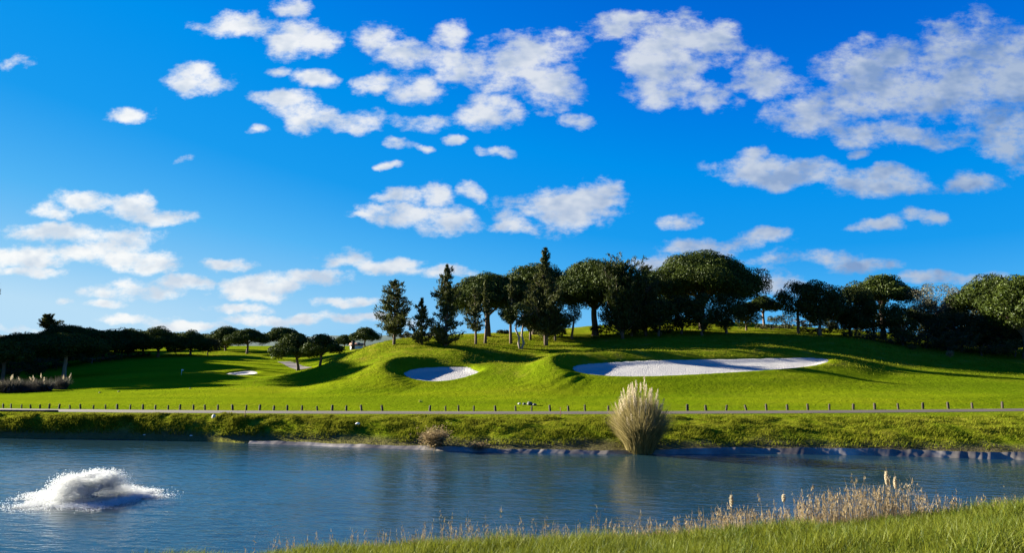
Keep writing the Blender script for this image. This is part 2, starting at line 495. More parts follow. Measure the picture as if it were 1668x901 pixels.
TAB = blur(blur(TAB, 1, 3.2), 0, 2.0)

def table(X, Y):
    d = np.clip(Y, D0, D1 - .01); s = np.clip(X / np.maximum(Y, 1), S0, S1 - .011)
    a = (s - S0) / DS; b = (d - D0) / DD
    i, j = np.clip(a.astype(int), 0, len(sg)-2), np.clip(b.astype(int), 0, len(dg)-2)
    fa, fb = a - i, b - j
    return (TAB[i,j]*(1-fa)+TAB[i+1,j]*fa)*(1-fb) + (TAB[i,j+1]*(1-fa)+TAB[i+1,j+1]*fa)*fb

_sh = [(-400,712),(0,714),(200,716),(400,722),(600,730),(700,733),(834,737),(1000,740),(1250,738),(1450,742),(1668,748),(2100,752)]
_shp = np.array([at(px, py, -ZC / uv_of(px, py)[1])[:2] for px, py in _sh])
def shore(X):
    return np.interp(X, _shp[:, 0], _shp[:, 1]) + .35 * fbm2(X * .35, X * 0 + 3.3, 3) + .5 * vnoise(X * .09, X * 0 + 9.1)
def road_far(X): return 58.9 + .0015 * np.minimum(np.abs(X), 60)**2
ROAD_W, ROAD_Z = 2.3, 1.6

class Bunker:
    def __init__(s, pts, y0, d0, y1, d1):
        s.P = np.array([at(px, 600, d0 + (y0 - py) / (y0 - y1) * (d1 - d0))[:2] for px, py in pts])
        # round the outline
        for _ in range(2):
            A, B = s.P, np.roll(s.P, -1, 0)
            s.P = np.stack([.75*A + .25*B, .25*A + .75*B], 1).reshape(-1, 2)
        s.z0, s.z1, s.d0, s.d1 = zat(y0, d0), zat(y1, d1), d0, d1
        s.c = s.P.mean(0)
    def plane(s, X, Y): return s.z0 + (Y - s.d0) * (s.z1 - s.z0) / (s.d1 - s.d0)
    def sd(s, X, Y):
        """signed distance, positive inside, and direction from the nearest rim point"""
        sh = X.shape; x, y = X.ravel(), Y.ravel()
        best = np.full(x.shape, 1e9); dx = np.zeros_like(x); dy = np.zeros_like(x); ins = np.zeros(x.shape, bool)
        A = s.P; B = np.roll(A, -1, 0)
        for (ax, ay), (bx, by) in zip(A, B):
            ex, ey = bx-ax, by-ay
            t = np.clip(((x-ax)*ex + (y-ay)*ey) / (ex*ex+ey*ey+1e-9), 0, 1)
            qx, qy = x-ax-t*ex, y-ay-t*ey; d2 = qx*qx+qy*qy
            m = d2 < best; best[m] = d2[m]; dx[m] = qx[m]; dy[m] = qy[m]
            c = ((ay > y) != (by > y)) & (x < ex * (y-ay) / (ey + 1e-12) + ax)
            ins ^= c
        r = np.sqrt(best)
        return (np.where(ins, r, -r).reshape(sh), (dx/(r+1e-6)).reshape(sh), (dy/(r+1e-6)).reshape(sh))
BUNKERS = [
 Bunker([(657,608),(668,602),(692,598.5),(730,597.3),(766,597),(773,602),(792,606),(775,614),(740,619.5),(705,622),(675,618.5),(660,613)], 622, 79, 597, 87),
 Bunker([(930,599),(945,594),(990,591),(1050,587.5),(1100,586),(1200,585),(1300,582.3),(1343,583),(1355,588),(1335,596),(1280,602),(1200,607),(1100,612),(1020,614),(960,611),(934,605)], 614, 77, 582, 87),
 Bunker([(362,609.5),(385,606),(410,603.5),(421,606),(419,610),(390,611.5)], 612, 112, 603, 121),
]
RIM = [1.35, 1.25, .25]

def near_bank(X, Y):
    zc = np.interp(X, [-60, -20, -7.3, 2.8, 4.9, 10.9, 14, 40], [.70, .88, 1.16, 1.55, 1.70, 2.2, 2.5, 3.2])
    yc = 20 + .5 * fbm2(X * .25, Y * 0 + 2.2, 2)
    front = zc + .155 * (yc - Y)
    back = zc - .48 * (Y - yc)
    k = .25
    z = -k * np.log(np.exp(-front / k) + np.exp(-np.clip(back, -8, 9) / k)) + .1
    return np.minimum(z, 5.3) + .10 * fbm2(X * .9, Y * .9, 3)

def height(X, Y, full=False):
    X = np.asarray(X, float); Y = np.asarray(Y, float)
    rf = road_far(X)
    z = table(X, Y)
    # gentle swells on the slope, stronger on the knolls
    amp = sstep(70, 84, Y) * (1 - sstep(140, 240, Y))
    knoll = sstep(3.4, 5.0, z) * amp
    z = z + amp * .28 * fbm2(X * .10, Y * .10, 3) + knoll * .30 * fbm2(X * .28 + 4, Y * .28, 4)
    z = z + (18. + 10 * sstep(140, 170, Y)) * sstep(2, -18, X + .72 * Y) * sstep(104, 132, Y) * (1 - sstep(215, 260, Y))      # unseen rise added off to the left, shaped to shade the fairway
    far = sstep(250, 600, Y) ; z = z * (1 - far) + far * 2.0
    wide = sstep(150, 400, np.abs(X)); z = z * (1 - wide) + wide * 3.0
    z = ROAD_Z + (z - ROAD_Z) * sstep(rf - .3, rf + 7, Y)
    rough = .75 * knoll + .12
    for b, rim in zip(BUNKERS, RIM):
        bx = (np.abs(X - b.c[0]) < 32) & (np.abs(Y - b.c[1]) < 22)
        if not bx.any(): continue
        x, y = X[bx], Y[bx]
        sd, ox, oy = b.sd(x, y)
        out = np.maximum(-sd, 0); pl = b.plane(x, y)
        wgt = np.clip((-.93 * ox + .37 * oy), 0, 1)**1.1
        zz = z[bx]
        zz = zz + (pl - zz) * (1 - sstep(.4, 6.5, out))
        bell = sstep(0, 2.6, out) * (1 - sstep(3.0, 14., out))
        zz = zz + rim * wgt * bell + .10 * sstep(0, .5, out) * (1 - sstep(.6, 2.2, out))
        zz = np.where(sd > 0, pl - .6 * sstep(0, .7, sd), zz)
        z[bx] = zz
        rough[bx] = np.maximum(rough[bx], .55 * wgt * bell)
    # pond bank
    ys = shore(X); yb = rf - ROAD_W - .35
    t = (Y - ys) / np.maximum(yb - ys, .5)
    prof_ = np.interp(t, [-.6, -.1, 0, .10, .22, .42, .62, .80, 1.0], [-1.1, -.35, -.06, .15, .42, .76, .91, .97, 1.0])
    hump = np.clip(t * 3, 0, 1) * (1 - sstep(.72, .98, t))
    a, c = X + .55 * Y, Y - .15 * X
    zb = ROAD_Z * prof_ + hump * (.42 * fbm2(a * .42, c * .25, 3) + .28 * fbm2(a * 1.5, c * 1.3, 3))
    bank = Y < yb
    z = np.where(bank, np.maximum(zb, -1.2), z)
    rough = np.where(bank, .25 + .75 * hump, rough)
    soil = np.where(bank, 1 - sstep(.14, .26, t + .12 * fbm2(X * .5, Y * .5, 3)), 0.)
    zn = near_bank(X, Y)
    nearm = Y < 34
    z = np.where(nearm, np.maximum(zn, -1.2), z)
    rough = np.where(nearm, .8, rough); soil = np.where(nearm, np.clip(1 - sstep(.1, .5, zn), 0, 1), soil)
    if full: return z, rough, soil
    return z
def gz(x, y): return float(height(np.array([x]), np.array([y]))[0])

def axis(*segs):
    out = [np.arange(a, b, s) for a, b, s in segs]
    return np.concatenate(out)
gx = np.concatenate([-np.geomspace(4000, 75, 44)[:-1], axis((-75, -50, .8), (-50, 66, .42), (66, 90, .9)), np.geomspace(90, 4000, 42)])
gy = np.concatenate([axis((-40, 10, 3), (10, 26, .3), (26, 42, 2), (42, 58, .22), (58, 74, .5), (74, 112, .36), (112, 170, 1.0), (170, 262, 3)), np.geomspace(262, 8000, 40)])
GX, GY = np.meshgrid(gx, gy)
GZ, GR, GS = height(GX, GY, True)
ny, nx = GX.shape
ii = (np.arange(ny-1)[:, None] * nx + np.arange(nx-1)[None, :]).ravel()
ground = mesh_obj('ground', np.stack([GX, GY, GZ], -1), None, M['turf'], None, np.stack([ii, ii+1, ii+nx+1, ii+nx], 1), True)
tag(ground, kind='structure')
for nm, A in (('rough', GR), ('soil', GS)):
    at_ = ground.data.attributes.new(nm, 'FLOAT', 'POINT'); at_.data.foreach_set('value', A.astype(np.float32).ravel())

# pond
wx = np.linspace(-160, 160, 41); wy = np.linspace(19, 58, 6)
WX, WY = np.meshgrid(wx, wy); n_ = 41
jj = (np.arange(5)[:, None] * n_ + np.arange(n_-1)[None, :]).ravel()
tag(mesh_obj('water', np.stack([WX, WY, WX * 0], -1), None, M['water'], None, np.stack([jj, jj+1, jj+n_+1, jj+n_], 1), True), kind='structure')

# road along the far bank
rx = np.arange(-120, 120.1, .8)
def strip(name, offs, dz, mat):
    V = []
    for k, o in enumerate(offs):
        wob = .10 * fbm2(rx * .5, rx * 0 + 31 + k, 3) if k in (0, len(offs)-1) else 0
        V.append(np.stack([rx, road_far(rx) - o + wob, np.full_like(rx, ROAD_Z + dz[k])], 1))
    n = len(rx); V = np.concatenate(V)
    Q = [[r*n+i, (r+1)*n+i, (r+1)*n+i+1, r*n+i+1] for r in range(len(offs)-1) for i in range(n-1)]
    return tag(mesh_obj(name, V, None, mat, None, Q, True), kind='structure')
strip('road', [.05, .6, 1.15, 1.75, ROAD_W], [.015, .05, .065, .05, .015], M['road'])

# sand in the bunkers
for b in BUNKERS:
    lo, hi = b.P.min(0) - .6, b.P.max(0) + .6
    st_ = .3 if b is not BUNKERS[2] else .4
    sx, sy = np.arange(lo[0], hi[0], st_), np.arange(lo[1], hi[1], st_)
    SX, SY = np.meshgrid(sx, sy); sd, _, _ = b.sd(SX, SY)
    SZ = b.plane(SX, SY) - .26 * sstep(0, 1.3, sd) - .03 + .05 * fbm2(SX * .8, SY * .8, 3) * sstep(.3, 1.5, sd)
    m_ = sd > -.35; SZ = np.where(sd < 0, b.plane(SX, SY) - .03 + .9 * sd, SZ)
    k_ = len(sx); idx = []
    for j in range(len(sy)-1):
        for i in range(k_-1):
            if m_[j,i] and m_[j,i+1] and m_[j+1,i] and m_[j+1,i+1]: idx.append([j*k_+i, j*k_+i+1, (j+1)*k_+i+1, (j+1)*k_+i])
    tag(mesh_obj('sand_bunker', np.stack([SX, SY, SZ], -1), None, M['sand'], None, idx, True), kind='structure')
# ------------------------------------------------------------------ foliage
def unit(A): return A / (np.linalg.norm(A, axis=-1, keepdims=True) + 1e-9)
def leaf_tris(C, Nn, length, width, r, along=None, spread=.6):
    """one small leaf triangle per centre, facing roughly Nn"""
    n = len(C)
    Nn = unit(Nn + spread * r.normal(size=(n, 3)))
    A = unit(np.cross(Nn, r.normal(size=(n, 3)))) if along is None else unit(along + .25 * r.normal(size=(n, 3)))
    B = unit(np.cross(Nn, A))
    Lh = (length * r.uniform(.6, 1.3, (n, 1))) / 2; W = width * r.uniform(.6, 1.3, (n, 1)) / 2
    V = np.stack([C - A * Lh - B * W, C - A * Lh + B * W, C + A * Lh], 1)
    return V.reshape(-1, 3), np.arange(3 * n).reshape(-1, 3)

def lobes_leaves(lobes, dens, size, r, lower=.35, asp=.55):
    Cs, Ns = [], []
    for (c, rad) in lobes:
        rad = np.asarray(rad); a = 4 * np.pi * (rad.prod() ** (2/3))
        n = int(a * dens) + 4
        v = unit(r.normal(size=(n, 3)))
        keep = (v[:, 2] > -.15) | (r.random(n) < lower); v = v[keep]
        # break the lobe up with its own small knuckles
        k = unit(r.normal(size=(9, 3))); bumpy = (np.clip(v @ k.T, 0, 1) ** 10).max(1)
        s = (.80 + .20 * bumpy) * (1 - .30 * r.random(len(v)) ** 2.2)
        Cs.append(c + v * rad * s[:, None]); Ns.append(v / rad)
    return leaf_tris(np.concatenate(Cs), unit(np.concatenate(Ns)), size, size * asp, r)

def limb(mb, p0, p1, r0, r1, r, sag=.0, k=6, n=6):
    t = np.linspace(0, 1, n)[:, None]
    P = p0 * (1 - t) + p1 * t
    P[1:-1] += r.normal(size=(n-2, 3)) * np.linalg.norm(p1 - p0) * .03
    P[:, 2] += -sag * np.sin(np.pi * t[:, 0])
    mb.tube(P, np.linspace(r0, r1, n), k)

def tree_root(name, px, d, label, cat='tree', group=None, jig=0):
    x = uv_of(px, 590)[0] * d
    z = gz(x, d)
    o = empty(name, (x, d, z - .05), label, cat, group)
    return o, z - .05

def stone_pine(px, d, top, w_px, bot, label, group=None, lean=0., bark_m='bark', dens=18, flat=2.5, name='stone_pine', mat='pine', size=.30):
    r = np.random.default_rng(int(px * 7 + d * 13) & 0xffff)
    o, z0 = tree_root(name, px, d, label, 'tree', group)
    H = max(zat(top, d) - z0, 3.0); w = (1.22 if d > 120 and px < 480 else 1.26 if px > 700 else 1.12) * w_px / F_PX * d; h = min((bot - top) / F_PX * d, H * .8)
    R = w / 2; off = np.array([lean * w, 0, 0])
    lobes = []
    rl0 = max(.95, .155 * w)
    n1 = int(15 + 2.4 * w)
    for i in range(n1):
        rr = math.sqrt((i + .5) / n1); ph = i * 2.39996 + r.normal() * .25
        rl = rl0 * r.uniform(.75, 1.25) * (1.1 - .3 * rr)
        rad = (R - rl * .85) * rr
        zt = H - h * .62 * rr ** flat + r.normal() * .035 * h
        lobes.append((np.array([rad * math.cos(ph), rad * math.sin(ph), zt - rl * .7]) + off, (rl, rl, rl * .72)))
    nr = int(2 * np.pi * R / (rl0 * .95))
    for i in range(nr):                                 # heavy rim
        ph = (i + r.uniform(-.3, .3)) / nr * 6.2832; rl = rl0 * r.uniform(.7, 1.0)
        lobes.append((np.array([(R - rl * .6) * math.cos(ph), (R - rl * .6) * math.sin(ph), H - h * r.uniform(.50, .72) - rl * .3]) + off, (rl, rl, rl * .75)))
    for i in range(int(n1 * .75)):                      # under layer that closes the crown
        rr = math.sqrt(r.random()) * .93; ph = r.random() * 6.283
        rl = rl0 * r.uniform(.7, 1.1)
        zz = H - h * .5 * rr ** flat - h * r.uniform(.28, .55)
        zz = max(zz, H - h + rl * .45)
        lobes.append((np.array([(R - rl) * rr * math.cos(ph), (R - rl) * rr * math.sin(ph), zz]) + off, (rl, rl, rl * .62)))
    V, T = lobes_leaves(lobes, dens, size, r, .55)
    mesh_obj('crown', V, T, M[mat], o)
    mb = MB(); tr = max(.12, .03 * H + .008 * w)
    fork = np.array([lean * w * .6, 0, H - h * .85])
    n = 7; t = np.linspace(0, 1, n); P = np.stack([t * fork[0] + .05 * w * np.sin(t * 3 + px) * t * (1-t), .03 * w * np.sin(t * 2.3 + d) * t * (1-t), t * fork[2]], 1)
    P[0, 2] -= .3
    mb.tube(P, tr * np.array([1.35, 1.05, .95, .9, .85, .8, .75]), 9)
    for i in range(8):
        a = i * 2.4 + r.random(); rr = r.uniform(.35, .8) * R
        e = np.array([rr * math.cos(a), rr * math.sin(a), H - h * .45 - h * .2 * (rr / R)]) + off
        limb(mb, P[-1] - np.array([0, 0, r.uniform(0, .18) * H]), e, tr * .5, tr * .14, r, -.04 * H)
    mb.build('trunk', M[bark_m], o)
    return o

def conifer(px, d, top, w_px, label, group=None, style='spire', base=.12, dens=1.0, mat='conifer', name='conifer', lean=0., bark_m='bark', seed=0):
    r = np.random.default_rng(int(px * 11 + d * 5 + seed) & 0xffff)
    o, z0 = tree_root(name, px, d, label, 'tree', group)
    H = zat(top, d) - z0; R = 1.35 * w_px / F_PX * d / 2
    prof = {'spire': ([0, .12, .25, .45, .65, .85, 1], [.6, .95, 1, .70, .42, .20, .03]),
            'open': ([0, .12, .3, .5, .7, .88, 1], [.55, .8, 1, .92, .72, .45, .12]),
            'column': ([0, .15, .4, .6, .8, .93, 1], [.5, .85, 1, .95, .75, .4, .06]),
            'ragged': ([0, .1, .25, .45, .6, .75, .9, 1], [.7, .95, 1, .55, .75, .5, .28, .04])}[style]
    mb = MB(); n = 9; t = np.linspace(0, 1, n)
    bend = np.stack([lean * H * t**1.5 + .012 * H * np.sin(5 * t + px), .012 * H * np.cos(4 * t + px), t * H * .97], 1)
    bend[0, 2] -= .3
    tr = .016 * H + .05
    mb.tube(bend, tr * (1.15 - 1.08 * t), 7)
    def axis_at(tt): return np.array([np.interp(tt, t, bend[:, k]) for k in range(3)])
    nb = int((30 + H * R * 3.4) * dens)
    C, A, Nn = [], [], []
    ph0 = r.random(6) * 6.28
    for i in range(nb):
        tt = base + (1 - base) * r.random() ** 1.3
        ph = r.random() * 6.2832
        gap = .72 + .28 * math.sin(3 * ph + ph0[0] + 9 * tt) + .22 * math.sin(2 * ph + ph0[1] - 14 * tt)
        Lb = R * np.interp(tt, *prof) * r.uniform(.55, 1.08) * np.clip(gap, .35, 1.15) + .10 * (1 - tt) + .02
        up = {'spire': .45, 'open': .22, 'column': .9, 'ragged': .35}[style] * r.uniform(.5, 1.4) + .5 * tt
        p0 = axis_at(tt); e = p0 + np.array([math.cos(ph) * Lb, math.sin(ph) * Lb, Lb * up])
        if Lb > .6 and i % 2 == 0: limb(mb, p0, e, .012 * H * (1.1 - tt) + .015, .012, r, .04 * Lb, 4, 4)
        m = int(8 + Lb * 20)
        f = np.sqrt(r.uniform(.06, 1.05, m))[:, None]
        sp = .05 + .05 * (1 - tt) + .17 * Lb * (1.15 - f)
        q = p0 + (e - p0) * f + r.normal(size=(m, 3)) * sp * np.array([1, 1, .75])
        dirn = unit(e - p0 + np.array([0, 0, .5 * Lb]))
        C.append(q); A.append(np.repeat(dirn[None], m, 0) + r.normal(size=(m, 3)) * .45)
        Nn.append(unit(q - p0 + np.array([0, 0, .2])))
    C = np.concatenate(C); A = np.concatenate(A); Nn = np.concatenate(Nn)
    ok = C[:, 2] > .15
    V, T = leaf_tris(C[ok], Nn[ok], .46, .15, r, A[ok], .7)
    mesh_obj('crown', V, T, M[mat], o)
    mb.build('trunk', M[bark_m], o)
    return o

def round_tree(px, d, top, w_px, bot, label, group=None, mat='olive', name='broadleaf_tree', fork=False, dens=17, size=.27, sparse=False, bark_m='bark', cat='tree', sx=1.):
    r = np.random.default_rng(int(px * 3 + d * 17) & 0xffff)
    o, z0 = tree_root(name, px, d, label, cat, group)
    H = max(zat(top, d) - z0, .7); R = (1.3 if px > 1280 else 1.15) * w_px / F_PX * d / 2; h = min((bot - top) / F_PX * d, H * .96)
    c = np.array([0, 0, H - h / 2]); lobes = []
    rl0 = max(.34, .36 * min(R, h / 2))
    n = int(26 + 9 * R)
    for i in range(n):
        v = unit(r.normal(size=3)); s = r.uniform(.30, 1.0) ** .4
        rl = rl0 * r.uniform(.6, 1.25)
        p = c + v * s * np.array([max(R - rl * .8, .1), max(R - rl * .8, .1), max(h / 2 - rl * .7, .08)])
        lobes.append((p, (rl, rl, rl * .85)))
    V, T = lobes_leaves(lobes, dens * (.45 if sparse else 1), size, r, .6)
    mesh_obj('crown', V, T, M[mat], o)
    mb = MB(); tr = .022 * H + .045
    top_ = np.array([0, 0, max(H - h * .6, .3)])
    if fork:
        for sgn in (-1, 1):
            limb(mb, np.array([0, 0, -.3]), top_ + np.array([sgn * R * .3, 0, h * .1]), tr * .9, tr * .5, r, 0, 7)
    else:
        limb(mb, np.array([0, 0, -.3]), top_, tr * 1.2, tr * .7, r, 0, 8)
    for i in range(7):
        a = i * 2.4 + r.random()
        limb(mb, top_ * r.uniform(.75, 1), c + np.array([math.cos(a) * R * .65, math.sin(a) * R * .65, r.uniform(-.1, .3) * h]), tr * .45, tr * .12, r, 0, 5)
    mb.build('trunk' if cat == 'tree' else 'stems', M[bark_m], o)
    return o
def shrub(px, d, top, w_px, label, group=None, mat='shrub', bot=None, name='shrub', **kw):
    return round_tree(px, d, top, w_px, bot or 640, label, group, mat, name, cat='shrub', **kw)

GL, GH, GR_ = 'umbrella pines of the left belt', 'trees on the knoll', 'trees along the right slope'
# left belt, left to right
stone_pine(6, 112, 552, 74, 592, 'dark stone pine cut by the left edge of the picture', GL)
stone_pine(48, 148, 541, 118, 585, 'broad low stone pine behind the reed clumps at far left', GL)
stone_pine(106, 124, 541, 98, 573, 'stone pine with a tall bare trunk standing in front of the left belt', GL, bark_m='palebark')
stone_pine(104, 172, 528, 88, 568, 'tallest stone pine crown of the left belt, below the lone thin pine', GL)
stone_pine(168, 160, 537, 78, 580, 'stone pine just right of the bare trunked pine in the left belt', GL)
stone_pine(208, 166, 534, 66, 580, 'flat topped stone pine in the middle of the left belt', GL)
stone_pine(257, 160, 531, 64, 577, 'rounded stone pine with sunlit dome, left of the sky gap', GL, flat=1.8)
stone_pine(309, 164, 537, 56, 577, 'rounded stone pine right of the first sky gap in the left belt', GL, flat=1.8)
stone_pine(367, 186, 531, 54, 566, 'stone pine behind and left of the pair with visible trunks', GL)
stone_pine(402, 174, 535, 58, 558, 'flat stone pine with slim trunk at the right end of the left belt', GL, bark_m='bark')
stone_pine(451, 186, 532, 54, 557, 'slanting stone pine with open forked trunk against bright cloud', GL, lean=.12)
stone_pine(486, 126, 543, 74, 583, 'left one of the two joined stone pines at the foot of the knoll', GL, lean=-.05)
stone_pine(521, 122, 543, 60, 580, 'right one of the two joined stone pines at the foot of the knoll', GL, lean=.05)
stone_pine(560, 196, 545, 30, 562, 'small distant stone pine next to the white hut', GL)
stone_pine(594, 186, 533, 46, 556, 'distant stone pine above the white hut, left of the knoll', GL)
for (px, d, top, w, bot, lb) in [(30, 178, 543, 90, 590, 'stone pine in the back row above the reed clumps'), (140, 186, 534, 80, 585, 'stone pine in the back row behind the bare trunked pine'), (188, 192, 539, 70, 585, 'stone pine in the back row between two flat crowns'),
    (232, 188, 538, 64, 582, 'stone pine in the back row left of the rounded dome'), (284, 196, 541, 60, 572, 'low stone pine in the back row between the two rounded ones'), (335, 200, 543, 60, 572, 'low stone pine in the back row left of the pair with trunks')]:
    stone_pine(px, d, top, w, bot, lb, GL, dens=16, size=.34)
conifer(74, 205, 512, 36, 'lone thin open pine rising above the left belt', GL, 'open', .62, 1.2, name='thin_pine')
for i, (px, d, top, w, lb) in enumerate([
    (20, 118, 585, 90, 'dark undergrowth below the leftmost stone pine'),
    (62, 138, 580, 80, 'dark undergrowth left of the bare pale trunk'),
    (150, 152, 574, 90, 'dark undergrowth right of the bare pale trunk'),
    (212, 160, 572, 60, 'dark undergrowth below the flat topped pine of the left belt'),
    (338, 166, 549, 40, 'dark bush filling the dip between two pines of the left belt'),
    (286, 167, 560, 30, 'small dark bush in the sky gap between two rounded pines')]):
    shrub(px, d, top, w, lb, 'undergrowth of the left belt')
for i, (x, y, h) in enumerate([(-91,113,10),(-104,118,11),(-97,124,10),(-112,128,12),(-104,134,11),(-120,139,12),(-110,145,12),(-127,151,12),(-117,156,12),(-136,162,13),(-125,167,13),(-143,174,13),(-133,179,13),(-141,190,13),(-150,186,13),(-158,196,13),(-150,203,13),(-166,208,13)]):  # pines out of view, added to cast shade over the left fairway
    px = CX + x / y * F_PX; zt = gz(x, y) + h
    top = CY + F_PX * math.tan(TH - math.atan((zt - ZC) / y))
    stone_pine(px, y, top, 9.5 / y * F_PX, top + 4.5 / y * F_PX, 'unseen stone pine added beyond the left edge of the picture to shade the fairway', 'unseen pines added at left for shade', dens=4, size=.6)

# the knoll
conifer(641, 101, 455, 56, 'open feathery tree standing alone at the left shoulder of the knoll', GH, 'open', .16, 1.15, name='feathery_tree')
conifer(686, 99, 484, 40, 'short pointed conifer second from the left on the knoll', GH, 'spire', .06, 1.1)
conifer(727, 98, 428, 50, 'tall ragged conifer left of the long umbrella crown', GH, 'ragged', .04, 1.35)
stone_pine(794, 112, 443, 130, 508, 'stone pine with a slanting sunlit crown on the left of the knoll', GH, lean=.02)
stone_pine(872, 117, 428, 122, 502, 'stone pine behind the tallest conifer', GH)
conifer(774, 101, 470, 32, 'slim pale conifer left of the dark pine trunk', GH, 'open', .25, 1.0)
conifer(791, 102, 452, 22, 'slim pointed conifer in front of the dark pine trunk', GH, 'spire', .42, 1.0, seed=3)
conifer(833, 103, 449, 34, 'slim olive green conifer between the trunk and the dark round tree', GH, 'spire', .3, 1.1)
round_tree(848, 99.5, 490, 62, 536, 'dark round tree with a forked pale trunk on the knoll', GH, fork=True, bark_m='palebark')
conifer(888, 102, 399, 70, 'tallest spire shaped conifer in the middle of the knoll', GH, 'spire', .10, 1.6)
conifer(865, 106, 470, 34, 'short conifer close to the left of the tallest spire', GH, 'open', .2, 1.1)
round_tree(933, 108, 491, 30, 531, 'small round tree right of the tallest spire', GH, size=.2)
stone_pine(970, 112, 418, 132, 504, 'big dark stone pine with a straight bare trunk on the knoll', GH, flat=2.0)
conifer(1015, 105, 430, 70, 'broad brownish conifer in front of the big dark stone pine', GH, 'column', .08, 1.7, mat='olive')
conifer(1054, 108, 430, 62, 'feathery conifer in the gap left of the largest umbrella pine', GH, 'ragged', .08, 1.2)
stone_pine(1146, 116, 407, 160, 492, 'largest stone pine with a huge dark umbrella crown', GH, flat=2.4)
stone_pine(1094, 138, 482, 84, 506, 'stone pine with a short sunlit trunk seen through the gap', GH, bark_m='palebark')
shrub(1118, 142, 508, 34, 'small sunlit bush in the grassy gap behind the knoll trees', GH, mat='olive')
round_tree(1030, 108, 478, 66, 548, 'dark leafy tree between the broad and the feathery conifers', GH)
round_tree(1112, 109, 478, 70, 548, 'dark leafy tree in the shade left of the largest trunk', GH)
round_tree(905, 106, 495, 50, 545, 'dark bushy tree at the right foot of the tallest spire', GH)
round_tree(1075, 106, 480, 60, 545, 'dark leafy tree below the left side of the largest pine', GH)
round_tree(1146, 106, 475, 46, 545, 'upright leafy tree below the centre of the largest pine', GH)
round_tree(1184, 109, 469, 70, 550, 'dense rounded tree below the right side of the largest pine', GH, size=.24)
round_tree(1217, 117, 485, 52, 540, 'low bushy tree right of the dense rounded tree', GH)
stone_pine(1246, 124, 481, 46, 508, 'small stone pine standing alone right of the largest one', GH)
for (px, d, top, w, lb) in [(980, 112, 527, 40, 'low dark bush under the big dark stone pine'), (912, 110, 530, 26, 'low bush right of the tallest spire'),
    (1078, 108, 528, 44, 'low dark bush left of the grassy gap'), (700, 108, 540, 50, 'low bush behind the short pointed conifer'), (655, 112, 538, 60, 'low bush behind the lone feathery tree'),
    (1262, 122, 527, 60, 'low dark hedge bush below the small stone pine'), (820, 118, 540, 22, 'tiny bush on the knoll behind the slim conifers')]:
    shrub(px, d, top, w, lb, 'bushes on the knoll')
# right slope
round_tree(1303, 112, 455, 62, 520, 'ragged tree at the left end of the right hand grove', GR_, size=.25)
round_tree(1338, 109, 453, 66, 535, 'sunlit leafy tree second in the right hand grove', GR_)
round_tree(1388, 113, 455, 76, 545, 'dark full tree in the middle of the right hand grove', GR_)
stone_pine(1440, 118, 446, 88, 496, 'stone pine crowning the right hand grove', GR_, flat=2.1)
round_tree(1425, 112, 482, 90, 548, 'dark tree below the stone pine of the right hand grove', GR_)
shrub(1472, 106, 506, 40, 'small pale green bush right of the grove', GR_, mat='olive')
round_tree(1530, 112, 458, 80, 530, 'grey leaved airy tree between the grove and the right edge pines', GR_, 'grey', sparse=True, size=.22)
round_tree(1535, 113, 482, 90, 545, 'dark tree inside the grey leaved airy one', GR_)
stone_pine(1614, 108, 448, 96, 512, 'stone pine with sunlit top near the right edge', GR_, flat=2.0, lean=.03)
stone_pine(1672, 97, 447, 92, 540, 'sunlit stone pine cut by the right edge', GR_, flat=2.6)
for (px, d, top, w, lb) in [(1570, 106, 505, 100, 'large dark thicket left of the bare trunk at right'), (1625, 104, 508, 100, 'large dark thicket below the sunlit pines at right'),
    (1668, 104, 525, 70, 'dark thicket at the right edge'), (1412, 108, 536, 62, 'low purplish thicket at the foot of the grove'), (1455, 106, 544, 70, 'low dark thicket right of the grove'),
    (1510, 105, 548, 70, 'low dark thicket on the right slope'), (1340, 112, 525, 70, 'low dark bush under the right hand grove'), (1600, 100, 548, 120, 'dark thicket closest to the right lawn'), (1655, 99, 550, 80, 'dark thicket in the lower right of the wood'),
    (1500, 116, 505, 90, 'dark bush behind the small pale green bush'), (1575, 120, 490, 110, 'tall dark thicket filling the gap before the right edge pines'), (1310, 126, 508, 90, 'dark bush behind the left trunks of the grove'),
    (1395, 128, 505, 110, 'dark bush behind the middle of the grove'), (1640, 112, 500, 90, 'dark thicket behind the sunlit pines at right'), (1545, 103, 535, 90, 'dark thicket below the grey leaved tree')]:
    shrub(px, d, top, w, lb, 'thickets on the right slope')
shrub(1488, 100, 559, 18, 'tiny olive bush on the right slope below the thicket', 'thickets on the right slope', mat='olive', size=.15)
shrub(1548, 96, 570, 12, 'tiny dry bush at the edge of the right thicket', 'thickets on the right slope', mat='dry', size=.14)

# ------------------------------------------------------------------ reeds, pampas, bank plants
def blades(P, Hh, W, lean, r, segs=2, dirs=None):
    """bent grass blades rooted at P"""
    n = len(P); a = r.random(n) * 2 * np.pi
    if dirs is None: D = np.stack([np.cos(a), np.sin(a), np.zeros(n)], 1)
    else: D = dirs
    S = np.stack([-np.sin(a), np.cos(a), np.zeros(n)], 1) if dirs is None else unit(np.cross(D, [0, 0, 1.]))
    # face blades mostly sideways to any viewer by random twist
    tw = r.random(n) * np.pi; S = S * np.cos(tw)[:, None] + D * np.sin(tw)[:, None] * .7
    Hh = np.asarray(Hh)[:, None]; W = np.broadcast_to(np.asarray(W), (n,))[:, None]; lean = np.asarray(lean)[:, None]
    up = np.array([0, 0, 1.])
    m = P + up * Hh * .55 + D * Hh * lean * .35
    t = P + up * Hh * (1 - .25 * lean**2) + D * Hh * lean
    V = np.stack([P - S * W / 2, P + S * W / 2, m + S * W * .4, m - S * W * .4, t], 1).reshape(-1, 3)
    b = np.arange(n)[:, None] * 5
    return V, (b + np.array([[4, 3, 2]])), (b + np.array([[0, 1, 2, 3]]))

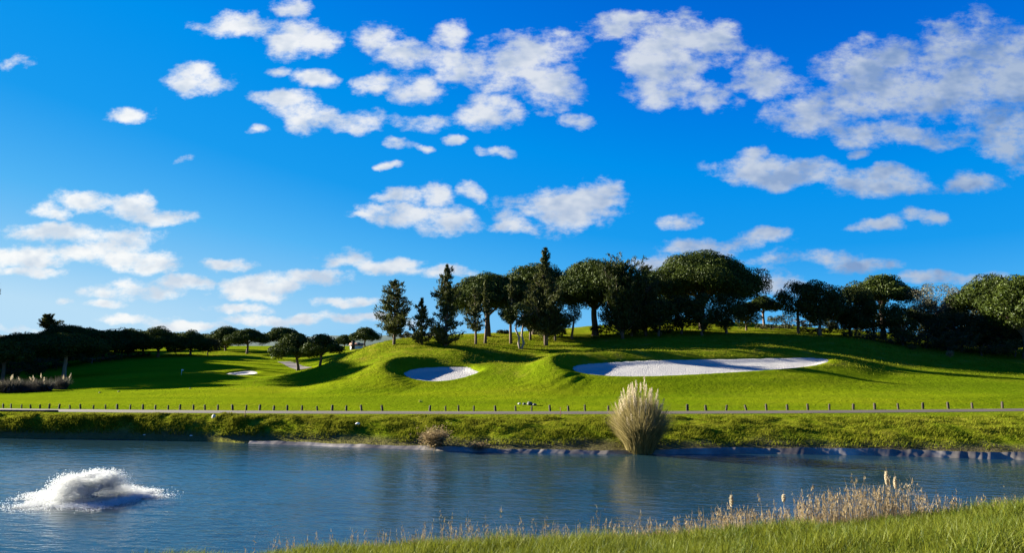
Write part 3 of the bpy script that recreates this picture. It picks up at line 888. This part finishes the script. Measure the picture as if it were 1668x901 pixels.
def pampas(name, x, y, Rb, H, nb, npl, label, matb, matp, seed, side=1.0, plume_h=.6, hmin=.6, cat='grass clump', group=None, wid=.05):
    r = np.random.default_rng(seed)
    z = gz(x, y)
    o = empty(name, (x, y, z - .03), label, cat, group)
    a = r.random(nb) * 6.283; rr = np.sqrt(r.random(nb)) * Rb * .45
    P = np.stack([rr * np.cos(a), rr * np.sin(a), np.zeros(nb)], 1)
    D = np.stack([np.cos(a), np.sin(a), np.zeros(nb)], 1)
    ln = r.uniform(.1, 1.25, nb)
    V, T, Q = blades(P, H * r.uniform(.30, .85, nb) * (1.15 - .35 * ln), wid, ln ** 1.3 * side * Rb / H * 1.45, r, dirs=D)
    mesh_obj('leaf_blades', V, T, M[matb], o, Q)
    st = MB()
    for i in range(npl):
        aa = r.random() * 6.283; q = math.sqrt(r.random())
        h = H * r.uniform(hmin, 1.0) * (1 - .28 * q)
        p0 = np.array([.3 * Rb * q * math.cos(aa), .3 * Rb * q * math.sin(aa), 0])
        p1 = p0 + np.array([Rb * .48 * q * math.cos(aa), Rb * .48 * q * math.sin(aa), h])
        t = np.linspace(0, 1, 5)[:, None]
        Pp = p0 * (1 - t) + p1 * t; Pp[:, :2] += (p1 - p0)[:2] * (t**2 - t) * .35
        st.tube(Pp, np.linspace(.014, .008, 5), 4)
        # feathery plume
        m = 110; f = r.random(m)[:, None]; L_ = plume_h * r.uniform(.75, 1.2)
        ax = unit((p1 - p0)[None])[0]
        c = p1 + ax * (f * L_ - .12) + r.normal(size=(m, 3)) * (.032 * np.sin(np.pi * np.clip(f, .05, .95)) + .008)
        V, T = leaf_tris(c, r.normal(size=(m, 3)),   .14, .024, r, np.repeat(ax[None], m, 0) + .2 * r.normal(size=(m, 3)))
        mesh_obj('plume', V, T, M[matp], o)
    st.build('stalks', M[matb], o)
    return o
xp = uv_of(1045, 735)[0] * 47.2
pampas('pampas_grass', xp, 47.6, 1.8, 4.5, 7500, 84, 'tall pampas grass with cream plumes on the far bank of the pond', 'pampas', 'plume', 21, 1.0, .8, .42)
for k, (px, d, R_, H_, n, npl, lb) in enumerate([
    (14, 88, 2.2, 2.2, 1500, 6, 'grey reed clump at the far left edge of the lawn'),
    (42, 90, 2.0, 1.9, 1300, 2, 'grey reed clump without bright plumes, second from the left edge'),
    (68, 89, 2.0, 2.0, 1500, 5, 'grey reed clump with white plumes right of its neighbours'),
    (99, 92, 1.3, 2.1, 700, 3, 'small pale reed clump standing under the bare trunked pine')]):
    pampas('reed_clump', uv_of(px, 640)[0] * d, d, R_, H_, n, npl, lb, 'greyreed', 'plume', 40 + k, 1.0, .5, .6, group='reed clumps at the left', wid=.07)
# dry brown shrub hanging over the liner
xs = uv_of(708, 715)[0] * 49
def dry_bush(x, y, R_, H_, n, label, seed, mat='dry'):
    r = np.random.default_rng(seed); z = gz(x, y)
    o = empty('dry_shrub', (x, y, z), label, 'shrub')
    a = r.random(n) * 6.283; D = np.stack([np.cos(a), np.sin(a), np.zeros(n)], 1)
    P = D * (np.sqrt(r.random(n)) * R_ * .3)[:, None]
    V, T, Q = blades(P, H_ * r.uniform(.45, 1, n), .035, r.uniform(.1, 1.1, n) * R_ / H_, r, dirs=D)
    mesh_obj('twigs', V, T, M[mat], o, Q)
    c = r.normal(size=(n, 3)) * np.array([R_ * .42, R_ * .42, H_ * .25]) + np.array([0, 0, H_ * .5])
    V, T = leaf_tris(c, r.normal(size=(n, 3)), .14, .07, r); mesh_obj('seed_heads', V, T, M[mat], o)['kind'] = 'stuff'
    return o
dry_bush(xs, 49.3, 1.05, 1.35, 1500, 'dry brown shrub hanging over the pond liner on the far bank', 5)
dry_bush(uv_of(778, 715)[0] * 48.6, 48.6, .7, .5, 500, 'low dry tuft right of the brown shrub on the far bank', 6)

# liner along the far shore
lx = np.arange(uv_of(395, 720)[0] * 51, uv_of(1720, 740)[0] * 45, .07)
rows = []
ff = np.linspace(0, 1, 9)
for f in ff:
    amp = .45 + .25 * sstep(6, 22, lx) + .45 * sstep(-4, -9, -lx) * 0
    fold = (.34 * fbm2(lx * .8 + f * .5, lx * 0 + 7, 3) + .20 * fbm2(lx * 2.3 - f * .9, lx * 0 + 1, 3)) * amp * (.4 + 1.2 * np.clip(.5 + 2 * fbm2(lx * .13, lx * 0 + 44, 2), 0, 1))
    hgt = np.interp(lx, [-20, 8, 14, 30], [.20, .24, .34, .40]) + .16 * fbm2(lx * .25, lx * 0 + 5, 3) + .10 * fbm2(lx * 1.2, lx * 0 + 8.5, 2)
    rows.append(np.stack([lx + .25 * f * fold, shore(lx) - .40 + .50 * f - fold * (1.2 - .4 * f), -.10 + (hgt + .10) * f + .5 * fold * f], 1))
n = len(lx)
Q = [[r_*n+i, r_*n+i+1, (r_+1)*n+i+1, (r_+1)*n+i] for r_ in range(8) for i in range(n-1)]
tag(mesh_obj('pond_liner', np.concatenate(rows), None, M['liner'], None, Q, True), 'wrinkled grey plastic liner along the far waterline of the pond', 'liner')

# rough grass on the far bank
r = np.random.default_rng(11)
n = 120000
bx = r.uniform(-50, 50, n); ys_ = shore(bx); yb_ = road_far(bx) - ROAD_W - .3
t = r.random(n) ** .85 * .88 + .12; by = ys_ + t * (yb_ - ys_)
keep = fbm2(bx * .8, by * .8, 3) + r.normal(size=n) * .12 > -.08 - .25 * (t < .8)
bx, by, t = bx[keep], by[keep], t[keep]
P = np.stack([bx, by, height(bx, by) - .02], 1)
clump = np.clip(.5 + 1.6 * fbm2(bx * .7 + 9, by * .7, 3), .12, 1.2) * np.where(t > .8, .35, 1)
D = unit(np.stack([.5 + .6 * r.normal(size=len(bx)), -.7 + .5 * r.normal(size=len(bx)), np.zeros(len(bx))], 1))
V, T, Q = blades(P, .36 * clump * r.uniform(.5, 1.2, len(bx)), .045, r.uniform(.3, 1.1, len(bx)), r, dirs=D)
tag(mesh_obj('bank_grass', V, T, M['bankblade'], None, Q), 'rough tufted grass covering the far pond bank', 'grass', kind='stuff')
# longer grass on the knoll and the right hand rough
n = 90000
x = r.uniform(-34, 62, n); y = r.uniform(80, 112, n)
zz, rg, so = height(x, y, True)
ins = np.zeros(n, bool)
for b in BUNKERS: ins |= b.sd(x, y)[0] > -.25
keep = (r.random(n) < rg * (.6 + 1.8 * fbm2(x * .2, y * .2, 3))) & ~ins
P = np.stack([x, y, zz - .02], 1)[keep]; m_ = len(P)
V, T, Q = blades(P, .20 * r.uniform(.3, 1.2, m_), .07, r.uniform(.2, 1.0, m_), r)
tag(mesh_obj('knoll_grass', V, T, M['bankblade'], None, Q), 'longer unmown grass on the knoll and the right slope', 'grass', kind='stuff')

# near bank grass
n = 170000
x = r.uniform(-9, 17.5, n); y = r.uniform(12.0, 22.3, n)
zn = height(x, y); vis = (np.abs(x / y) < .74) & (zn > .1)
dens = fbm2(x * .7, y * .7, 3)
keep = vis & (dens + .30 * r.random(n) > -.06)
x, y, zn = x[keep], y[keep], zn[keep]; m_ = len(x)
hh = (.24 + .36 * np.clip(.5 + 1.5 * fbm2(x * .6 + 3, y * .6, 3), 0, 1)) * r.uniform(.5, 1.25, m_)
V, T, Q = blades(np.stack([x, y, zn - .02], 1), hh, r.uniform(.010, .022, m_), r.uniform(.15, 1.0, m_), r)
tag(mesh_obj('near_grass', V, T, M['blade'], None, Q), 'long green and yellow grass on the near bank', 'grass', kind='stuff')
# dry stalks standing above it
n = 2600
x = np.concatenate([r.normal(5.9, 1.2, 380), r.normal(8.3, 1.1, 460), r.normal(9.9, 1.2, 600), r.normal(3.4, 1.6, 260), r.normal(-.8, 1.3, 200), r.normal(-4.5, 1.5, 60), r.uniform(-6, 16, 240), r.normal(13.5, 1.6, 120)])
m_ = len(x); y = 20.2 + r.normal(size=m_) * .45
big = np.interp(x, [-8, -1, 4, 6, 7.2, 8.4, 10.3, 11.3, 12, 17], [.5, .75, .6, .75, .6, .98, .98, .65, .5, .5])
hs_ = big * r.uniform(.3, 1.2, m_) * np.where(r.random(m_) < .06, 1.4, 1)
P = np.stack([x, y, height(x, y) - .02], 1)
V, T, Q = blades(P, hs_, r.uniform(.008, .018, m_), r.uniform(.02, .35, m_), r)
hd = P + np.array([0, 0, 1.]) * hs_[:, None] * .9
sel = np.repeat(hd[r.random(m_) < .5], 10, 0)
V2, T2 = leaf_tris(sel + r.normal(size=sel.shape) * np.array([.02, .02, .09]), r.normal(size=sel.shape), .09, .018, r, np.repeat([[0, 0, 1.]], len(sel), 0))
V_all = np.concatenate([V, V2]); T_all = np.concatenate([T, T2 + len(V)])
tag(mesh_obj('dry_reeds', V_all, T_all, M['dry'], None, Q), 'dry brown reed stalks standing along the near bank', 'reeds', kind='stuff')
def cattail(px, top, bot, label, seed):
    d = 20.4; rr = np.random.default_rng(seed)
    x = uv_of(px, 800)[0] * d; z0 = gz(x, d)
    o = empty('cattail', (x, d, z0), label, 'cattail', 'fluffy cattails on the near bank')
    zt, zb = zat(top, d) - z0, zat(bot, d) - z0
    mb = MB(); mb.tube([(0, 0, -.05), (.01, 0, zb * .5), (0, 0, zt + .12)], [.008, .007, .003], 5); mb.build('stem', M['dry'], o)
    m = 500; f = rr.random(m); rad = .045 * np.sin(np.pi * np.clip(f, .06, .94)) ** .5
    v = unit(rr.normal(size=(m, 3))); c = np.stack([v[:, 0] * rad, v[:, 1] * rad, zb + f * (zt - zb)], 1)
    V, T = leaf_tris(c, v, .05, .02, rr); mesh_obj('seed_head', V, T, M['plume'], o)
for k, (px, t_, b_, lb) in enumerate([(1445, 769, 790, 'tallest fluffy cattail above the dry reeds'), (1459, 778, 796, 'slim fluffy cattail right of the tallest one'),
    (1191, 808, 825, 'fluffy cattail at the left part of the dry reeds'), (1276, 807, 818, 'short fluffy cattail in the gap between the two reed stands')]):
    cattail(px, t_, b_, lb, 70 + k)

# ------------------------------------------------------------------ fountain
def fountain():
    r = np.random.default_rng(31)
    px, py = 143, 812
    d = -ZC / uv_of(px, py)[1]; x = uv_of(px, py)[0] * d
    o = empty('fountain', (x, d, 0), 'low foaming aerator fountain in the pond at left', 'fountain')
    mb = MB(); mb.tube([(0, 0, -.25), (0, 0, .02), (0, 0, .06)], [.42, .42, .30], 16); mb.tube([(0, 0, .05), (0, 0, .22)], [.12, .16], 12)
    mb.build('nozzle_float', M['metal'], o)
    n = 66000
    az = r.random(n) * 6.2832
    jet = np.floor(r.random(n) * 44); az = jet / 44 * 6.2832 + r.normal(size=n) * .07
    var = r.normal(size=44)[jet.astype(int)]
    ap = (.82 + .06 * var) * r.uniform(.45, 1.12, n)              # apex height
    g = 9.81; vz = np.sqrt(2 * g * ap); vr = (2.0 + .16 * var) * r.uniform(.70, 1.15, n)
    T_ = 2 * vz / g
    t = T_ * np.clip(.06 + .94 * r.random(n) ** .75, 0, 1)
    rad = .12 + vr * t; z = .12 + vz * t - .5 * g * t * t
    sp = .02 + .10 * (t / T_)
    C = np.stack([rad * np.cos(az), rad * np.sin(az), z], 1) + r.normal(size=(n, 3)) * sp[:, None]
    wind = np.array([.10, .0, 0]); C = C + wind * t[:, None]
    Vd = unit(np.stack([vr * np.cos(az), vr * np.sin(az), vz - g * t], 1) + .3 * r.normal(size=(n, 3)))
    ok = C[:, 2] > 0; C, Vd = C[ok], Vd[ok]
    size = r.uniform(.007, .019, len(C))
    def drops(C, s, D=None):
        tet = np.array([[1, 1, 1], [1, -1, -1], [-1, 1, -1], [-1, -1, 1]]) * .6
        V = C[:, None, :] + tet[None] * s[:, None, None]
        if D is not None:                                # stretched along the flight into threads
            V = V + D[:, None, :] * (tet @ np.array([.5, .3, .8]))[None, :, None] * (s * r.uniform(1, 4.5, len(s)))[:, None, None]
        b = np.arange(len(C))[:, None, None] * 4
        return V.reshape(-1, 3), (b + np.array([[0, 1, 2], [0, 3, 1], [0, 2, 3], [1, 3, 2]])[None]).reshape(-1, 3)
    V, T = drops(C, size, Vd)
    tag(mesh_obj('spray', V, T, M['foam'], o), kind='stuff')
    m = 34000
    a = r.random(m) * 6.2832; rr = 2.0 + r.normal(size=m) * .42 + .2 * np.sin(5 * a)
    rr = np.abs(np.where(r.random(m) < .35, r.uniform(.4, 2.3, m), rr))
    C = np.stack([rr * np.cos(a) * 1.18, rr * np.sin(a), np.abs(r.normal(size=m)) * .07 * np.exp(-np.abs(rr - 2.0) * .6) + .004], 1)
    keep = fbm2(C[:, 0] * 1.3, C[:, 1] * 2.6, 3) + .22 * r.random(m) > .05 - .12 * (rr < 2.2)
    V, T = drops(C[keep], r.uniform(.008, .026, keep.sum()))
    tag(mesh_obj('foam', V, T, M['foam'], o), kind='stuff')
fountain()

# ------------------------------------------------------------------ posts and small things
POSTS = [5,18,35,50,65,80,96,114,131,152,172,191,212,233,253,274,293,315,334,355,379,401,423,446,468,492,517,541,564,589,623,700,726,747,772,807,840,866,896,926,953,991,
         1119.6,1150,1183,1216,1248.5,1282.5,1316,1351,1390,1425,1463.5,1503.5,1545,1584,1633]
_o = 'first second third fourth fifth sixth seventh eighth ninth tenth eleventh twelfth thirteenth fourteenth fifteenth sixteenth seventeenth eighteenth nineteenth'.split()
ORD = _o + ['twentieth'] + ['twenty-' + q for q in _o[:9]] + ['thirtieth'] + ['thirty-' + q for q in _o[:9]]
def post_mesh(k):
    r = np.random.default_rng(90 + k)
    mb = MB(); R0 = r.uniform(.085, .105)
    mb.tube([(0, 0, -.25), (0, 0, .0), (0, 0, .44), (.0, 0, .475), (0, 0, .485)], [R0 * 1.05, R0, R0 * .95, R0 * .75, R0 * .3], 9)
    return mb.build('fence_post', M['wood'], None, False)
protos = [post_mesh(k) for k in range(4)]
pr = random.Random(5)
for i, px in enumerate(POSTS):
    X = 0.
    for _ in range(6):
        Y = float(road_far(np.array([X]))[0]) + .45; X = uv_of(px, 667)[0] * Y
    o = protos[i] if i < 4 else protos[i % 4].copy()
    if i >= 4: col.objects.link(o)
    o.location = (X, Y, gz(X, Y) - .01)
    o.rotation_euler = (pr.uniform(-.08, .08), pr.gauss(0, .10), pr.uniform(0, 6))
    sc_ = np.interp(px, [0, 500, 1000, 1668], [.78, .92, 1.0, 1.12]) * pr.uniform(.85, 1.08)
    o.scale = (sc_ * pr.uniform(.8, 1.1), sc_ * pr.uniform(.8, 1.1), sc_)
    if px < 650: lb = 'short wooden road post, %s from the left edge of the picture' % ORD[i]
    elif px < 1000: lb = 'short wooden road post, %s to the left of the pampas grass' % ORD[41 - i]
    else: lb = 'short wooden road post, %s to the right of the pampas grass' % ORD[i - 42]
    tag(o, lb, 'post', 'posts lining the road')

def rock(name, px, py, d, size, mat, label, cat, group=None, sc=(1, 1, .7), seed=0, sink=.2):
    r = np.random.default_rng(seed + int(px))
    x = uv_of(px, py)[0] * d; z = gz(x, d)
    n, m = 9, 6; V = []
    for j in range(m + 1):
        for i in range(n):
            th, ph = math.pi * j / m, 2 * math.pi * i / n
            q = size * (1 + .22 * r.normal() * .6)
            V.append((q * sc[0] * math.sin(th) * math.cos(ph), q * sc[1] * math.sin(th) * math.sin(ph), q * sc[2] * math.cos(th)))
    Q = [[j*n+i, (j+1)*n+i, (j+1)*n+(i+1)%n, j*n+(i+1)%n] for j in range(m) for i in range(n)]
    o = mesh_obj(name, V, None, mat, None, Q)
    o.location = (x, d, z + size * sc[2] * (1 - 2 * sink) )
    return tag(o, label, cat, group)
rock('stone', 348, 677, 55.2, .15, M['stone'], 'pale square stone on the verge between road and pond', 'stone', sc=(1, .8, 1.1))
rock('litter_bag', 583, 684, 53.2, .14, M['white'], 'small white plastic bag on the grassy bank', 'bag', sc=(1.3, .8, .6))
rock('litter_bag', 194, 707, 53.5, .17, M['blue'], 'pale blue plastic bag near the waterline at left', 'bag', sc=(1.1, .7, .9))
for k, (px, lb) in enumerate([(235, 'white scrap at the waterline left of the muddy stump'), (311, 'white scrap at the waterline right of the muddy stump')]):
    rock('litter_scrap', px, 718, float(shore(np.array([uv_of(px, 716)[0] * 53]))[0]) + .55, .06, M['white'], lb, 'litter', sc=(2, .8, .5), seed=k)
rock('stump', 252, 714, 53.0, .26, M['darkstone'], 'dark muddy stump at the waterline at left', 'stump', sc=(1.1, .8, 1.2))
rock('stone', 45, 716, 54.0, .24, M['darkstone'], 'dark flat stone at the waterline at far left', 'stone', sc=(1.7, 1, .5))
for k, (px, sz, mt, lb) in enumerate([(846, .11, 'stone', 'pale stone at the left end of the small heap on the lawn'), (854, .13, 'darkstone', 'dark stone in the middle of the small heap on the lawn'),
    (863, .22, 'darkstone', 'largest dark stone of the small heap on the lawn'), (871, .15, 'darkstone', 'flat dark stone at the right end of the small heap on the lawn')]):
    rock('stone', px, 653, 64.5 - .3 * k, sz, M[mt], lb, 'stone', 'heap of stones on the lawn', (1.2, .9, .8), k)
for k, (px, lb) in enumerate([(163, 'dark sprinkler box on the left lawn edge nearest the pines'), (194, 'dark sprinkler box on the left lawn edge'), (310, 'dark low box on the crest of the left lawn')]):
    rock('sprinkler_box', px, 638, 80 + 1.5 * k, .085, M['metal'], lb, 'box', None, (1.6, 1, .7), k)

def stake(px, d, top, label, flag=None):
    x = uv_of(px, 650)[0] * d; z = gz(x, d); h = zat(top, d) - z
    o = empty('flag_stick' if flag else 'stake', (x, d, z), label, 'flag' if flag else 'stake')
    mb = MB(); mb.tube([(0, 0, -.1), (0, 0, h)], [.03, .025], 6); mb.build('pole', M['stake'] if not flag else M[flag], o)
    if flag:
        V, T, Q = [], [], []
        for i in range(6):
            for s_ in (0, 1): V += [(i * .06, .05 * math.sin(i * 1.3) + .008 * s_, h - .02 - .02 * i * .4), (i * .06, .05 * math.sin(i * 1.3) + .008 * s_, h - .22 + .01 * i)]
        for i in range(5):
            b = i * 4; Q += [[b, b+1, b+5, b+4], [b+2, b+6, b+7, b+3], [b, b+4, b+6, b+2], [b+1, b+3, b+7, b+5]]
        mesh_obj('flag_cloth', V, None, M[flag], o, Q)
stake(400, 55.0, 669, 'thin red brown stake on the verge left of the pampas grass')
stake(913, 54.6, 664, 'thin red brown stake on the verge close to the pampas grass')
stake(683, 66, 652, 'small yellow flag on the lawn in front of the small bunker', 'yellow')
stake(620, 82, 604, 'thin yellow flag stick on the lawn left of the small bunker', 'yellow')
stake(294, 112, 602, 'small white flag on the shaded fairway at left', 'white')

# low kerb beam along the road at far left
mb = MB(); kx = np.linspace(-50, uv_of(76, 669)[0] * 57, 12)
mb.tube(np.stack([kx, road_far(kx) - ROAD_W - .1, np.full(12, ROAD_Z + .06)], 1), .10, 6)
tag(mb.build('kerb_beam', M['wood']), 'dark timber beam lying along the near road edge at far left', 'beam')

# cart path on the shaded fairway
pp = np.array([at(px, py, d)[:2] for px, py, d in [(462, 588, 150), (475, 593, 142), (486, 599, 134), (496, 605, 128)]])
tt = np.linspace(0, 3, 16); pc = np.stack([np.interp(tt, range(4), pp[:, k]) for k in (0, 1)], 1)
dv = unit(np.gradient(pc, axis=0)); nv = np.stack([-dv[:, 1], dv[:, 0]], 1)
V = []
for o_ in np.linspace(-1.3, 1.3, 5):
    q = pc + nv * o_; V.append(np.stack([q[:, 0], q[:, 1], height(q[:, 0], q[:, 1]) + .07], 1))
Q = [[r_*16+i, r_*16+i+1, (r_+1)*16+i+1, (r_+1)*16+i] for r_ in range(4) for i in range(15)]
tag(mesh_obj('path', np.concatenate(V), None, M['road'], None, Q, True), kind='structure')

# white hut behind the knoll
def hut():
    px, d = 581, 172
    x = uv_of(px, 565)[0] * d; z = gz(x, d)
    o = empty('hut', (x, d, z), 'small white hut behind the left foot of the knoll', 'hut')
    def box(name, c, s, mat, par):
        V = [(c[0] + sx * s[0] / 2, c[1] + sy * s[1] / 2, c[2] + sz * s[2] / 2) for sz in (-1, 1) for sy in (-1, 1) for sx in (-1, 1)]
        return mesh_obj(name, V, None, mat, par, [[0,2,3,1],[4,5,7,6],[0,1,5,4],[2,6,7,3],[0,4,6,2],[1,3,7,5]])
    hgt = zat(563, d) - z
    box('wall', (0, 0, hgt / 2 - .1), (2.6, 2.2, hgt + .2), M['plaster'], o)
    rw, e = 1.6, hgt
    V = [(-rw, -1.4, e), (rw, -1.4, e), (rw, 1.4, e), (-rw, 1.4, e), (-rw, 0, e + .55), (rw, 0, e + .55)]
    mesh_obj('roof', V, [[0, 4, 3], [1, 2, 5]], M['roof'], o, [[0, 1, 5, 4], [3, 4, 5, 2], [0, 3, 2, 1]])
    box('door', (-.6, -1.12, .95), (.8, .06, 1.9), M['wood'], o)
    box('window', (.65, -1.12, 1.25), (.7, .06, .6), M['glass'], o)
hut()
# far wooded hills on the horizon
hx = np.linspace(-2600, 2600, 120); rows = []
for j, (yy, s_) in enumerate([(2500, 0), (2700, .6), (2950, 1.), (3300, .6)]):
    rows.append(np.stack([hx, np.full_like(hx, yy), -3 + s_ * (30 + 42 * (fbm2(hx * .0022, hx * 0 + 1.5, 4) + .3))], 1))
Q = [[r_*120+i, r_*120+i+1, (r_+1)*120+i+1, (r_+1)*120+i] for r_ in range(3) for i in range(119)]
tag(mesh_obj('hills', np.concatenate(rows), None, M['hill'], None, Q, True), kind='structure')
